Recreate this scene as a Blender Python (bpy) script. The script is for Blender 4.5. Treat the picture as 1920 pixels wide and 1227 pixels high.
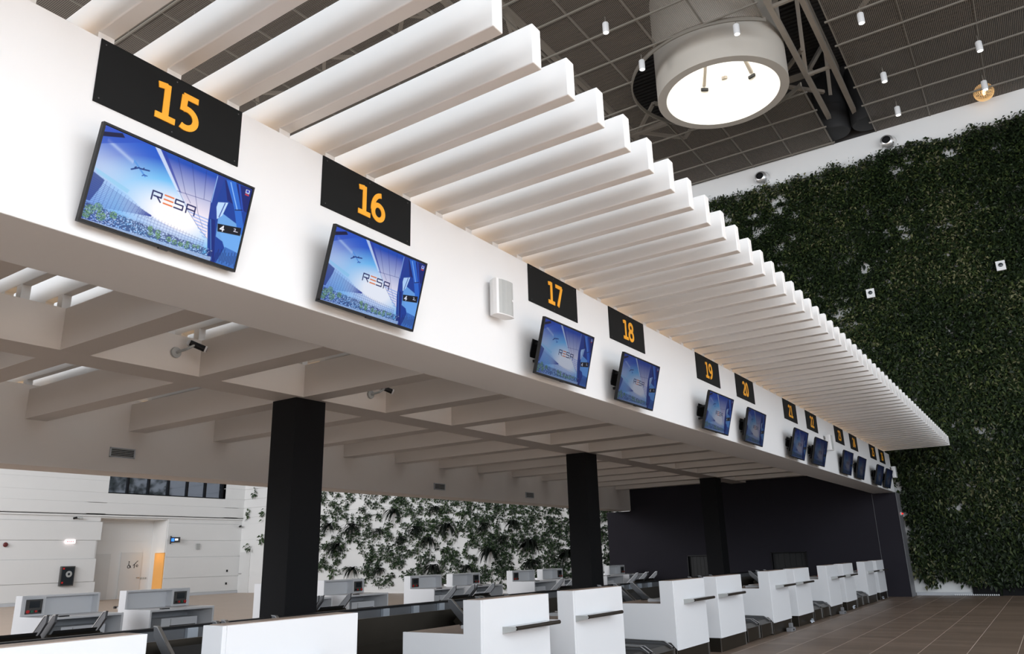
import bpy, math, random
import numpy as np
from mathutils import Vector, Matrix
random.seed(7); RNG = np.random.default_rng(7)
for o in list(bpy.data.objects): bpy.data.objects.remove(o)
scn = bpy.context.scene
COL = scn.collection
PI = math.pi

# ------------------------------------------------------------------ camera
cam = bpy.data.cameras.new('camera'); cam_ob = bpy.data.objects.new('camera', cam); COL.objects.link(cam_ob)
cam.sensor_width = 36; cam.lens = 1443.0 / 1920 * 36; cam.clip_end = 200; cam.clip_start = 0.05
_r = Vector((0.82651318, 0.56231859, -0.02595693)); _u = Vector((0.1818492, -0.22308016, 0.9576879)); _f = Vector((-0.53273524, 0.79626192, 0.28663587))
cam_ob.matrix_world = Matrix(((_r.x, _u.x, -_f.x, 4.1837), (_r.y, _u.y, -_f.y, -1.906), (_r.z, _u.z, -_f.z, 1.579), (0, 0, 0, 1)))
scn.camera = cam_ob
scn.view_settings.view_transform = 'Standard'; scn.view_settings.look = 'None'
scn.view_settings.gamma = 1; scn.view_settings.use_curve_mapping = False
scn.view_settings.exposure = 0.0
# ------------------------------------------------------------------ daylight and added fill lights
w = bpy.data.worlds.new('world'); scn.world = w; w.use_nodes = True
bg = w.node_tree.nodes['Background']; bg.inputs[0].default_value = (0.86, 0.92, 1.0, 1); bg.inputs[1].default_value = 1.1

def area(name, loc, target, size, sizey, power, color):
    l = bpy.data.lights.new(name, 'AREA'); l.shape = 'RECTANGLE'; l.size = size; l.size_y = sizey; l.energy = power; l.color = color
    o = bpy.data.objects.new(name, l); COL.objects.link(o); o.location = loc
    o.rotation_euler = (Vector(target) - Vector(loc)).to_track_quat('-Z', 'Y').to_euler()
    return o
# daylight through the glazed hall front, behind and to the right of the camera
area('facade_daylight', (19, -2, 8.5), (0, 10, 3.5), 34, 11, 3900, (0.88, 0.94, 1.0))
area('added_high_light', (3, -16, 14), (-3, 12, 4.5), 24, 6, 2500, (0.84, 0.92, 1.0))  # unseen light added high up to brighten the slat tops
area('left_hall_fill', (-24, -6, 9), (-30, 24, 3), 16, 8, 4300, (0.98, 0.98, 1.0))  # unseen fill added to brighten the left hall

# added light on the unseen hall floor, bouncing warm light under the canopy
fl_ = area('floor_bounce_fill', (22, -3, 9), (13, -4, 0), 26, 4, 7500, (1.0, 0.97, 0.93)); fl_.data.spread = math.radians(40)

# ------------------------------------------------------------------ materials
MATS = {}
def mat(name, col, rough=0.5, metal=0.0, emit=None, estr=0.0, noise=None, bump=0.0, spec=0.5):
    if name in MATS: return MATS[name]
    m = bpy.data.materials.new(name); m.use_nodes = True; nt = m.node_tree; b = nt.nodes['Principled BSDF']
    b.inputs['Base Color'].default_value = (*col, 1); b.inputs['Roughness'].default_value = rough; b.inputs['Metallic'].default_value = metal
    b.inputs['Specular IOR Level'].default_value = spec
    if emit: b.inputs['Emission Color'].default_value = (*emit, 1); b.inputs['Emission Strength'].default_value = estr
    if noise:
        sc, amt = noise
        tc = nt.nodes.new('ShaderNodeTexCoord'); n = nt.nodes.new('ShaderNodeTexNoise'); n.inputs['Scale'].default_value = sc; n.inputs['Detail'].default_value = 4
        r = nt.nodes.new('ShaderNodeMapRange'); r.inputs['To Min'].default_value = 1 - amt; r.inputs['To Max'].default_value = 1 + amt * 0.5
        mx = nt.nodes.new('ShaderNodeVectorMath'); mx.operation = 'SCALE'; mx.inputs[0].default_value = col
        nt.links.new(tc.outputs['Object'], n.inputs['Vector']); nt.links.new(n.outputs['Fac'], r.inputs['Value']); nt.links.new(r.outputs[0], mx.inputs['Scale'])
        nt.links.new(mx.outputs[0], b.inputs['Base Color'])
        if bump:
            bp = nt.nodes.new('ShaderNodeBump'); bp.inputs['Strength'].default_value = bump; bp.inputs['Distance'].default_value = 0.01
            nt.links.new(n.outputs['Fac'], bp.inputs['Height']); nt.links.new(bp.outputs[0], b.inputs['Normal'])
    MATS[name] = m; return m

WHITE = mat('white_panel', (0.80, 0.80, 0.80), 0.45, noise=(0.8, 0.03))
SLAT = mat('white_slat', (0.74, 0.73, 0.715), 0.5, noise=(1.2, 0.03))
DESK = mat('white_desk', (0.80, 0.81, 0.83), 0.35, noise=(2, 0.02))
WALLW = mat('white_wall', (0.78, 0.78, 0.77), 0.6, noise=(0.6, 0.03))
ANTH = mat('anthracite', (0.007, 0.007, 0.008), 0.7, noise=(3, 0.1), spec=0.2)
ENDW = mat('dark_end_wall', (0.021, 0.019, 0.026), 0.75, noise=(1.5, 0.1), spec=0.2)
BLACK = mat('black_plastic', (0.008, 0.008, 0.009), 0.45, noise=(5, 0.1), spec=0.3)
WARM_BEAM = mat('warm_bounce_beam', (0.76, 0.70, 0.645), 0.55, noise=(1.1, 0.05))  # tint puts the warm floor bounce into the beam colour
SIGNB = mat('sign_black', (0.007, 0.0075, 0.0075), 0.7, noise=(9, 0.15), spec=0.2)
ORANGE = mat('sign_orange', (0.95, 0.42, 0.02), 0.5, noise=(9, 0.04))
STEEL = mat('brushed_steel', (0.55, 0.55, 0.55), 0.28, 1.0, noise=(6, 0.1))
DSTEEL = mat('dark_steel', (0.062, 0.054, 0.043), 0.33, 0.8, noise=(2, 0.25))
LSTEEL = mat('light_steel', (0.55, 0.6, 0.66), 0.4, 0.6, noise=(6, 0.1))
RUBBER = mat('belt_rubber', (0.02, 0.02, 0.02), 0.6, noise=(12, 0.2))
GUARD = mat('guard_steel', (0.17, 0.175, 0.185), 0.4, 0.6, noise=(5, 0.15))
NOSE = mat('bronze_nosing', (0.035, 0.028, 0.022), 0.35, 0.3, noise=(8, 0.1))
WOOD = mat('protective_film', (0.42, 0.32, 0.26), 0.35, noise=(5, 0.35), bump=0.2)
GREYP = mat('grey_plastic', (0.42, 0.43, 0.42), 0.5, noise=(20, 0.08))
LGREY = mat('light_grey', (0.55, 0.57, 0.6), 0.5, noise=(8, 0.05))
PANELK = mat('control_panel', (0.07, 0.068, 0.065), 0.4, noise=(10, 0.2))
RED = mat('red_button', (0.6, 0.02, 0.02), 0.4, noise=(9, 0.1))
GREEN = mat('green_button', (0.02, 0.16, 0.08), 0.4, noise=(9, 0.1))
GLASSD = mat('dark_screen', (0.02, 0.025, 0.03), 0.15, noise=(9, 0.1))
CHROME = mat('chrome', (0.85, 0.85, 0.85), 0.3, 0.8, noise=(4, 0.05))
TRUSS = mat('truss_paint', (0.36, 0.32, 0.27), 0.6, noise=(3, 0.1))
DECK = mat('roof_deck', (0.035, 0.032, 0.03), 0.8, noise=(1, 0.2))
DUCT = mat('duct_black', (0.012, 0.012, 0.013), 0.7, noise=(3, 0.2))
BAR = mat('ceiling_bar', (0.21, 0.19, 0.16), 0.5, noise=(3, 0.1))
DOORG = mat('door_grey', (0.68, 0.68, 0.67), 0.5, noise=(2, 0.03))
WARMW = mat('warm_room', (0.75, 0.42, 0.14), 0.6, noise=(2, 0.1))
WARML = mat('warm_led', (1, 0.7, 0.35), 0.5, emit=(1.0, 0.58, 0.24), estr=6.0, noise=(2, 0.01))
WARMD = mat('warm_led_dim', (1, 0.7, 0.35), 0.5, emit=(1.0, 0.66, 0.36), estr=1.1, noise=(2, 0.01))
SKYE = mat('skylight_glass', (1, 1, 1), 0.5, emit=(1.0, 0.99, 0.96), estr=5.0, noise=(2, 0.01))
SPOTE = mat('spot_lens', (1, 1, 1), 0.5, emit=(1, 0.97, 0.92), estr=6.0, noise=(2, 0.01))
EXITE = mat('exit_light', (1, 0.9, 0.9), 0.5, emit=(1.0, 0.85, 0.85), estr=1.6, noise=(2, 0.01))
EXITR = mat('exit_red', (0.8, 0.05, 0.08), 0.5, emit=(0.9, 0.08, 0.1), estr=0.8, noise=(2, 0.01))
BLUEE = mat('info_blue', (0.02, 0.15, 0.8), 0.5, emit=(0.02, 0.2, 1.0), estr=1.5, noise=(2, 0.01))
WHITEE = mat('info_white', (0.8, 0.8, 0.8), 0.5, emit=(1, 1, 1), estr=0.9, noise=(2, 0.01))
REDE = mat('alarm_red', (0.8, 0.02, 0.02), 0.3, emit=(1, 0.03, 0.02), estr=0.8, noise=(2, 0.01))
GOLD = mat('gold_wire', (0.85, 0.62, 0.32), 0.3, 0.8, emit=(1.0, 0.65, 0.3), estr=0.35, noise=(30, 0.3))
STEM = mat('plant_stem', (0.05, 0.035, 0.02), 0.8, noise=(9, 0.2))

def leaf_mat(name, stops, trans=0.25):
    m = bpy.data.materials.new(name); m.use_nodes = True; nt = m.node_tree; b = nt.nodes['Principled BSDF']
    g = nt.nodes.new('ShaderNodeNewGeometry'); r = nt.nodes.new('ShaderNodeValToRGB')
    cr = r.color_ramp
    cr.elements[0].position = stops[0][0]; cr.elements[0].color = (*stops[0][1], 1)
    cr.elements[1].position = stops[-1][0]; cr.elements[1].color = (*stops[-1][1], 1)
    for p, c in stops[1:-1]:
        e = cr.elements.new(p); e.color = (*c, 1)
    nz = nt.nodes.new('ShaderNodeTexNoise'); nz.inputs['Scale'].default_value = .55; nz.inputs['Detail'].default_value = 3; nt.links.new(g.outputs['Position'], nz.inputs['Vector'])
    ad = nt.nodes.new('ShaderNodeMath'); ad.operation = 'MULTIPLY_ADD'; nt.links.new(nz.outputs['Fac'], ad.inputs[0]); ad.inputs[1].default_value = 1.1; ad.inputs[2].default_value = -.55
    a2 = nt.nodes.new('ShaderNodeMath'); a2.operation = 'ADD'; a2.use_clamp = True; nt.links.new(g.outputs['Random Per Island'], a2.inputs[0]); nt.links.new(ad.outputs[0], a2.inputs[1])
    nt.links.new(a2.outputs[0], r.inputs['Fac']); nt.links.new(r.outputs['Color'], b.inputs['Base Color'])
    b.inputs['Roughness'].default_value = 0.5; b.inputs['Specular IOR Level'].default_value = 0.35
    return m
LEAF = leaf_mat('living_wall_leaves', [(0, (0.007, 0.013, 0.005)), (0.45, (0.013, 0.025, 0.008)), (0.8, (0.028, 0.046, 0.013)), (0.97, (0.075, 0.095, 0.028)), (1, (0.14, 0.14, 0.07))])
LEAF2 = leaf_mat('sparse_leaves', [(0, (0.008, 0.018, 0.008)), (0.5, (0.02, 0.042, 0.018)), (1, (0.05, 0.085, 0.03))])
FERN = leaf_mat('fern_fronds', [(0, (0.006, 0.009, 0.007)), (1, (0.022, 0.03, 0.022))])

def floor_mat():
    m = bpy.data.materials.new('floor_tiles'); m.use_nodes = True; nt = m.node_tree; b = nt.nodes['Principled BSDF']; L = nt.links.new
    g = nt.nodes.new('ShaderNodeNewGeometry'); s = nt.nodes.new('ShaderNodeSeparateXYZ'); L(g.outputs['Position'], s.inputs[0])
    def M(op, a, bb, c=None):
        n = nt.nodes.new('ShaderNodeMath'); n.operation = op
        for i, v in enumerate((a, bb, c)):
            if v is None: continue
            if isinstance(v, (int, float)): n.inputs[i].default_value = v
            else: L(v, n.inputs[i])
        return n.outputs[0]
    fx = M('FRACT', M('DIVIDE', M('ADD', s.outputs['X'], 100 * 0.642 - 0.20), 0.642), 0)
    fy = M('FRACT', M('DIVIDE', M('ADD', s.outputs['Y'], 60), 0.32), 0)
    jx = M('LESS_THAN', fx, 0.014); jy = M('LESS_THAN', fy, 0.018)
    mp = nt.nodes.new('ShaderNodeMapping'); mp.inputs['Scale'].default_value = (0.5, 9, 1); L(g.outputs['Position'], mp.inputs['Vector'])
    n = nt.nodes.new('ShaderNodeTexNoise'); n.inputs['Scale'].default_value = 1.5; n.inputs['Detail'].default_value = 5; L(mp.outputs[0], n.inputs['Vector'])
    cid = nt.nodes.new('ShaderNodeCombineXYZ')
    L(M('FLOOR', M('DIVIDE', M('ADD', s.outputs['X'], 100 * 0.642 - 0.20), 0.642), 0), cid.inputs[0]); L(M('FLOOR', M('DIVIDE', M('ADD', s.outputs['Y'], 60), 0.32), 0), cid.inputs[1])
    wn = nt.nodes.new('ShaderNodeTexWhiteNoise'); L(cid.outputs[0], wn.inputs['Vector'])
    v = M('ADD', M('MULTIPLY', n.outputs['Fac'], 0.55), M('MULTIPLY', wn.outputs['Value'], 0.30))
    r = nt.nodes.new('ShaderNodeValToRGB'); r.color_ramp.elements[0].position = 0.15; r.color_ramp.elements[1].position = 0.75
    r.color_ramp.elements[0].color = (0.165, 0.118, 0.085, 1); r.color_ramp.elements[1].color = (0.31, 0.225, 0.17, 1); L(v, r.inputs['Fac'])
    m1 = nt.nodes.new('ShaderNodeMix'); m1.data_type = 'RGBA'; L(jy, m1.inputs['Factor']); L(r.outputs[0], m1.inputs['A']); m1.inputs['B'].default_value = (0.12, 0.10, 0.085, 1)
    m2 = nt.nodes.new('ShaderNodeMix'); m2.data_type = 'RGBA'; L(jx, m2.inputs['Factor']); L(m1.outputs['Result'], m2.inputs['A']); m2.inputs['B'].default_value = (0.80, 0.66, 0.56, 1)
    L(m2.outputs['Result'], b.inputs['Base Color']); b.inputs['Roughness'].default_value = 0.42; b.inputs['Specular IOR Level'].default_value = 0.4
    return m
FLOOR = floor_mat()

def mesh_mat():
    m = bpy.data.materials.new('ceiling_grating'); m.use_nodes = True; nt = m.node_tree; b = nt.nodes['Principled BSDF']; L = nt.links.new
    b.inputs['Base Color'].default_value = (0.27, 0.235, 0.195, 1); b.inputs['Roughness'].default_value = 0.6
    g = nt.nodes.new('ShaderNodeNewGeometry'); s = nt.nodes.new('ShaderNodeSeparateXYZ'); L(g.outputs['Position'], s.inputs[0])
    outs = []
    for ax in ('X', 'Y'):
        d = nt.nodes.new('ShaderNodeMath'); d.operation = 'MULTIPLY_ADD'; L(s.outputs[ax], d.inputs[0]); d.inputs[1].default_value = 1 / 0.05; d.inputs[2].default_value = 1000
        f = nt.nodes.new('ShaderNodeMath'); f.operation = 'FRACT'; L(d.outputs[0], f.inputs[0])
        l = nt.nodes.new('ShaderNodeMath'); l.operation = 'LESS_THAN'; L(f.outputs[0], l.inputs[0]); l.inputs[1].default_value = 0.22; outs.append(l.outputs[0])
    mx = nt.nodes.new('ShaderNodeMath'); mx.operation = 'MAXIMUM'; L(outs[0], mx.inputs[0]); L(outs[1], mx.inputs[1])
    L(mx.outputs[0], b.inputs['Alpha'])
    return m
GRATE = mesh_mat()

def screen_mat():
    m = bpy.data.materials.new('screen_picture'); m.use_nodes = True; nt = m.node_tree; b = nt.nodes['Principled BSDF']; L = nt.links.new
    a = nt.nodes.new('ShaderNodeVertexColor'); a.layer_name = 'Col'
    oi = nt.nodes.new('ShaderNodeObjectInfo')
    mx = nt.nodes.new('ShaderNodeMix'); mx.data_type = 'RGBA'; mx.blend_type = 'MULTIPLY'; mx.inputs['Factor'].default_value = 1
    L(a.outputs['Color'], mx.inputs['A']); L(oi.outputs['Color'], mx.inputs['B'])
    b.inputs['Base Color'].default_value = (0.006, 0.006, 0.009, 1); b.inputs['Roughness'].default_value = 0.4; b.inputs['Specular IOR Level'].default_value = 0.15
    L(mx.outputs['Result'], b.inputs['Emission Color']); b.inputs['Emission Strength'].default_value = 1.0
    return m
SCREEN = screen_mat()

# ------------------------------------------------------------------ mesh helpers
class MB:
    def __init__(s): s.v = []; s.f = []
    def add(s, vs, fs):
        n = len(s.v); s.v += [tuple(map(float, v)) for v in vs]; s.f += [tuple(i + n for i in f) for f in fs]; return s
    def box(s, x0, x1, y0, y1, z0, z1):
        x0, x1 = sorted((x0, x1)); y0, y1 = sorted((y0, y1)); z0, z1 = sorted((z0, z1))
        return s.add([(x0, y0, z0), (x1, y0, z0), (x1, y1, z0), (x0, y1, z0), (x0, y0, z1), (x1, y0, z1), (x1, y1, z1), (x0, y1, z1)],
                     [(0, 3, 2, 1), (4, 5, 6, 7), (0, 1, 5, 4), (1, 2, 6, 5), (2, 3, 7, 6), (3, 0, 4, 7)])
    def prism(s, pts, a0, a1, plane='xz'):           # polygon in a plane, extruded along the third axis
        n = len(pts)
        def P(p, a): return (p[0], a, p[1]) if plane == 'xz' else ((p[0], p[1], a) if plane == 'xy' else (a, p[0], p[1]))
        area_ = sum(pts[i][0] * pts[(i + 1) % n][1] - pts[(i + 1) % n][0] * pts[i][1] for i in range(n))
        if (area_ < 0) != (plane == 'xz'): pts = pts[::-1]
        vs = [P(p, a0) for p in pts] + [P(p, a1) for p in pts]
        fs = [tuple(range(n))[::-1], tuple(range(n, 2 * n))] + [(i, (i + 1) % n, (i + 1) % n + n, i + n) for i in range(n)]
        if a1 < a0: fs = [f[::-1] for f in fs]
        return s.add(vs, fs)
    def tube(s, a, b, r, r2=None, n=12, cap=True):
        a = Vector(a); b = Vector(b); d = (b - a).normalized(); r2 = r if r2 is None else r2
        h = d.cross(Vector((0, 0, 1)) if abs(d.z) < .9 else Vector((1, 0, 0))).normalized(); k = d.cross(h)
        ring = lambda c, rr: [c + (h * math.cos(2 * PI * i / n) + k * math.sin(2 * PI * i / n)) * rr for i in range(n)]
        vs = ring(a, r) + ring(b, r2)
        fs = [(i, (i + 1) % n, (i + 1) % n + n, i + n) for i in range(n)]
        if cap: fs += [tuple(range(n))[::-1], tuple(range(n, 2 * n))]
        return s.add(vs, fs)
    def beam(s, a, b, w, h):                          # rectangular bar from a to b
        a = Vector(a); b = Vector(b); d = (b - a).normalized()
        sd = d.cross(Vector((0, 0, 1)) if abs(d.z) < .95 else Vector((0, 1, 0))).normalized(); up = sd.cross(d)
        q = [(-w / 2, -h / 2), (w / 2, -h / 2), (w / 2, h / 2), (-w / 2, h / 2)]
        vs = [a + sd * x + up * y for x, y in q] + [b + sd * x + up * y for x, y in q]
        return s.add(vs, [(0, 1, 2, 3), (7, 6, 5, 4)] + [(i, i + 4, (i + 1) % 4 + 4, (i + 1) % 4) for i in range(4)])
    def lathe(s, prof, n=24, c=(0, 0, 0), axis='z'):  # prof: (r, h)
        vs = []
        for r, h in prof:
            for i in range(n):
                ca, sa = math.cos(2 * PI * i / n) * r, math.sin(2 * PI * i / n) * r
                p = (ca, sa, h) if axis == 'z' else ((ca, h, sa) if axis == 'y' else (h, ca, sa))
                vs.append((p[0] + c[0], p[1] + c[1], p[2] + c[2]))
        fs = []
        for k in range(len(prof) - 1):
            for i in range(n):
                fs.append((k * n + i, k * n + (i + 1) % n, (k + 1) * n + (i + 1) % n, (k + 1) * n + i))
        return s.add(vs, fs)
    def build(s, name, m, parent=None, bevel=0, smooth=False):
        me = bpy.data.meshes.new(name); me.from_pydata(s.v, [], s.f); me.materials.append(m); me.update()
        import bmesh
        bm = bmesh.new(); bm.from_mesh(me); bmesh.ops.recalc_face_normals(bm, faces=bm.faces); bm.to_mesh(me); bm.free()
        if smooth:
            for p in me.polygons: p.use_smooth = True
            me.set_sharp_from_angle(angle=math.radians(40))
        o = bpy.data.objects.new(name, me); COL.objects.link(o)
        if parent: o.parent = parent
        if bevel:
            b = o.modifiers.new('bevel', 'BEVEL'); b.width = bevel; b.segments = 2; b.limit_method = 'ANGLE'
        return o
def tag(o, label, cat, group=None):
    o['label'] = label; o['category'] = cat
    if group: o['group'] = group
    return o
def thing(name, label, cat, loc=(0, 0, 0), rz=0, group=None):
    o = bpy.data.objects.new(name, None); o.empty_display_size = 0.2; COL.objects.link(o)
    o.location = loc; o.rotation_euler = (0, 0, rz); return tag(o, label, cat, group)
def struct(name, mb, m):
    o = mb.build(name, m); o['kind'] = 'structure'; return o
def dup(root, loc, rz=None, label=None, group=None):
    r = root.copy(); COL.objects.link(r); r.location = loc
    if rz is not None: r.rotation_euler = (0, 0, rz)
    if label: r['label'] = label
    if group: r['group'] = group
    for ch in root.children:
        c = ch.copy(); COL.objects.link(c); c.parent = r
        for g in ch.children:
            d = g.copy(); COL.objects.link(d); d.parent = c
    return r
def ribbon(mb, pts, w, d0, d1, frame):
    """thick stroke along a polyline in a 2D frame; frame(u, v, depth) -> xyz"""
    n = len(pts); P = [Vector(p) for p in pts]; closed = (P[0] - P[-1]).length < 1e-6
    Lf, Rt = [], []
    for i in range(n):
        if closed: a = P[i - 1] if i else P[-2]; b = P[(i + 1) % n] if i < n - 1 else P[1]
        else: a = P[max(i - 1, 0)]; b = P[min(i + 1, n - 1)]
        t1 = (P[i] - a).normalized() if (P[i] - a).length > 1e-9 else (b - P[i]).normalized()
        t2 = (b - P[i]).normalized() if (b - P[i]).length > 1e-9 else t1
        n1 = Vector((-t1.y, t1.x)); n2 = Vector((-t2.y, t2.x)); m = (n1 + n2).normalized(); k = w / 2 / max(0.35, m.dot(n1))
        Lf.append(P[i] + m * k); Rt.append(P[i] - m * k)
    vs = []
    for i in range(n): vs += [frame(*Lf[i], d0), frame(*Rt[i], d0), frame(*Lf[i], d1), frame(*Rt[i], d1)]
    fs = []
    for i in range(n - 1):
        a = 4 * i; b = a + 4
        fs += [(a, a + 1, b + 1, b), (a + 2, b + 2, b + 3, a + 3), (a, b, b + 2, a + 2), (a + 1, a + 3, b + 3, b + 1)]
    if not closed: fs += [(0, 2, 3, 1), (4 * n - 4, 4 * n - 3, 4 * n - 1, 4 * n - 2)]
    mb.add(vs, fs)
def arc(cx, cy, rx, ry, a0, a1, n=18):
    return [(cx + rx * math.cos(math.radians(a0 + (a1 - a0) * i / n)), cy + ry * math.sin(math.radians(a0 + (a1 - a0) * i / n))) for i in range(n + 1)]
DIG = {
    '1': [[(0.33, 0), (0.33, 1)], [(0.08, 0.90), (0.33, 0.94)], [(0.06, 0.06), (0.60, 0.06)]],
    '2': [arc(.30, .70, .22, .24, 160, -30) + [(.06, .08)], [(.05, .065), (.58, .065)]],
    '3': [arc(.27, .74, .21, .20, 140, -90), arc(.27, .29, .25, .245, 90, -140)],
    '4': [[(.44, 0), (.44, 1.0)], [(.44, .95), (.05, .30)], [(.02, .26), (.62, .26)]],
    '5': [[(.12, .935), (.54, .935)], [(.16, .95), (.14, .50)], arc(.24, .32, .27, .265, 112, -120)],
    '6': [arc(.32, .31, .235, .255, 0, 360, 28), arc(.46, .38, .40, .56, 185, 92)],
    '7': [[(.05, .935), (.60, .935)], [(.57, .95), (.22, 0)]],
    '8': [arc(.31, .74, .20, .20, 0, 360, 24), arc(.31, .285, .235, .235, 0, 360, 24)],
    '9': [arc(.30, .69, .235, .255, 0, 360, 28), arc(.16, .62, .40, .56, 5, -88)],
    '0': [arc(.31, .5, .23, .445, 0, 360, 32)]}

# ------------------------------------------------------------------ room shell
GY = 28.44; LX = -36.0; CZ = 17.2
struct('floor', MB().box(-10.95, 26, -22, 29.2, -0.2, 0), FLOOR)
struct('floor_left', MB().box(-45, -10.95, -22, 29.2, -0.2, 0), mat('glare_floor', (0.50, 0.385, 0.30), 0.45, noise=(1.2, 0.12)))  # glare in the left hall painted as a lighter, untiled floor colour
mb = MB(); mb.box(-45, 26, GY, GY + .4, 0, 17.2); struct('wall_back', mb, WALLW)
struct('wall_back_upper', MB().box(-45, 26, GY + .02, GY + .4, 17.2, 20.6), DECK)
struct('wall_left_top', MB().box(-36.5, -36.2, 4, GY, 17.3, 20.6), DECK)
bb = MB(); bz = [0.1, .95, 2.05, 2.94, 3.86, 4.24, 4.8, 5.3, 5.9, 6.5, 7.2, 8.0]
for i in range(len(bz) - 1): bb.box(-36, -10.97, GY - (.05 if bz[i] >= 4.2 else .02), GY + .1, bz[i] + .03, bz[i + 1])
struct('wall_back_boards', bb, WALLW)
struct('baseboard_back', MB().box(0.02, 1.66, GY - .12, GY - .001, 0.0, .10), LGREY)
struct('baseboard_back_dark', MB().box(1.68, 14, GY - .10, GY - .001, 0.0, .42), ANTH)

# left hall wall: lapped white boards, upper storey overhanging, recess for the toilets
seams = [0.14, 0.95, 2.05, 2.94, 3.86, 4.12]
wl = MB()
xw = LX
for i in range(len(seams) - 1):
    off = (0.0, .03, 0.0, .035, .01)[i]
    wl.box(xw - .5, xw + off, 4, 19.93 - .10 * (i % 3), seams[i] + .02, seams[i + 1] - .004)
    wl.box(xw - .5, xw + off * .5, 23.62, GY, seams[i] + .02, seams[i + 1] - .004)
wl.box(xw - .5, xw - .03, 4, 19.8, 0, 4.12); wl.box(xw - .5, xw - .03, 23.62, GY, 0, 4.12)
struct('wall_left', wl, WALLW)
up = MB(); zs = [4.24, 4.80, 5.30, 5.9, 6.5, 7.2, 8.0, 9, 10, 11, 12, 13, 14, 15, 17.3]
up.box(xw - .5, xw + .10, 4, GY, 4.12, 4.24)
for i in range(len(zs) - 1):
    z0, z1 = zs[i] + .022, zs[i + 1]
    if z0 > 5.2 and z1 < 8.1:
        up.box(xw - .5, xw + .12, 4, 19.98, z0, z1); up.box(xw - .5, xw + .12, 27.05, GY, z0, z1)
    else: up.box(xw - .5, xw + .12, 4, GY, z0, z1)
up.box(xw - .5, xw + .10, 4, 19.98, 4.2, 17.3); up.box(xw - .5, xw + .10, 27.05, GY, 4.2, 17.3); up.box(xw - .5, xw + .10, 19, 28, 4.2, 5.3); up.box(xw - .5, xw + .10, 19, 28, 8.0, 17.3)
struct('wall_left_upper', up, WALLW)
# recess
rc = MB(); rx = -37.3
for i in range(len(seams) - 1): rc.box(rx - .2, rx, 19.0, 23.62, seams[i] + .02, seams[i + 1])
rc.box(rx - .2, rx - .02, 19.0, 23.62, 0, 4.12)
rc.box(rx, xw - .5, 19.0, 19.9, 0, 4.12)
for z0, z1, x0, x1 in ((0, 4.12, rx - .1, xw - .5),): rc.box(x0, x1, 23.62, 23.75, z0, z1)
rc.box(rx - .2, xw - .01, 19.0, 23.55, 4.05, 4.11)
rc.box(rx - .05, xw - .02, 23.56, 23.619, 2.31, 4.11).box(rx - .05, rx + .39, 23.56, 23.619, 0, 2.31)
struct('wall_left_recess', rc, WALLW)
dr = MB(); dr.box(rx + .40, xw - .04, 23.56, 23.615, 0, 2.30); struct('door_1', dr, mat('warm_lit_room', (.6, .3, .08), .6, emit=(.75, .34, .09), estr=.35, noise=(2, .1)))
dl = bpy.data.lights.new('toilet_lamp', 'POINT'); dl.energy = 3; dl.color = (1, .62, .25); dl.shadow_soft_size = .1
dlo = bpy.data.objects.new('toilet_lamp', dl); COL.objects.link(dlo); dlo.location = (rx + .8, 23.2, 2.1)
struct('baseboard_left', MB().box(xw - .02, xw + .05, 4, 19.8, 0.0, .13).box(xw - .02, xw + .05, 23.62, GY, 0, .13), LGREY)

def door(name, frame_box, leaf_box, hbox, m=DOORG):
    d = struct(name, MB().box(*leaf_box), m)
    h = MB().box(*hbox).build('door_handle', STEEL, d); return d
d2 = door('door_2', None, (rx, rx + .05, 21.86, 23.04, 0, 2.36), (rx + .05, rx + .11, 22.82, 22.98, 1.02, 1.06))
door('door_3', None, (rx, rx + .03, 20.3, 21.3, 0, 2.3), (rx + .03, rx + .10, 20.36, 20.52, 1.02, 1.06))
door('door_4', None, (-35.92, -35.0, GY - .06, GY, 0, 2.27), (-35.86, -35.66, GY - .12, GY - .06, 1.05, 1.09))
# toilet pictograms on the door
icons = MB()
fr = lambda u, v, d: (rx + .05 + d, 22.28 + u, 1.62 + v)
ribbon(icons, arc(.05, 0, .07, .07, 100, 400, 16), .03, 0, .008, fr); ribbon(icons, [(.05, .19), (.05, .07), (.13, .05), (.17, -.06)], .035, 0, .008, fr)
icons.add([fr(.05 + .035 * math.cos(a), .25 + .035 * math.sin(a), .008) for a in [i * PI / 6 for i in range(12)]], [tuple(range(12))])
ribbon(icons, [(.36, -.08), (.37, .12), (.47, .22)], .035, 0, .008, fr); ribbon(icons, [(.37, .12), (.28, .06)], .03, 0, .008, fr)
ribbon(icons, arc(.52, .04, .05, .05, 0, 330, 12), .03, 0, .008, fr); ribbon(icons, [(.47, .24), (.56, .30)], .03, 0, .008, fr)
icons.build('pictogram', BLACK, d2)
# band of dark windows in the upper storey
win = MB().box(xw - .25, xw - .22, 19.9, 27.1, 5.2, 8.1)
wmat = mat('tinted_glass', (0.22, 0.25, 0.30), 0.05, 0.9, noise=(1, 0.05))
wo = struct('window_1', win, wmat)
fm = MB()
for i in range(7): fm.box(xw - .22, xw - .08, 19.98 + i * 1.17, 20.015 + i * 1.17, 5.3, 8.0)
fm.box(xw - .22, xw - .06, 19.98, 27.05, 5.3, 5.37)
fm.build('window_frame', ANTH, wo)

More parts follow.
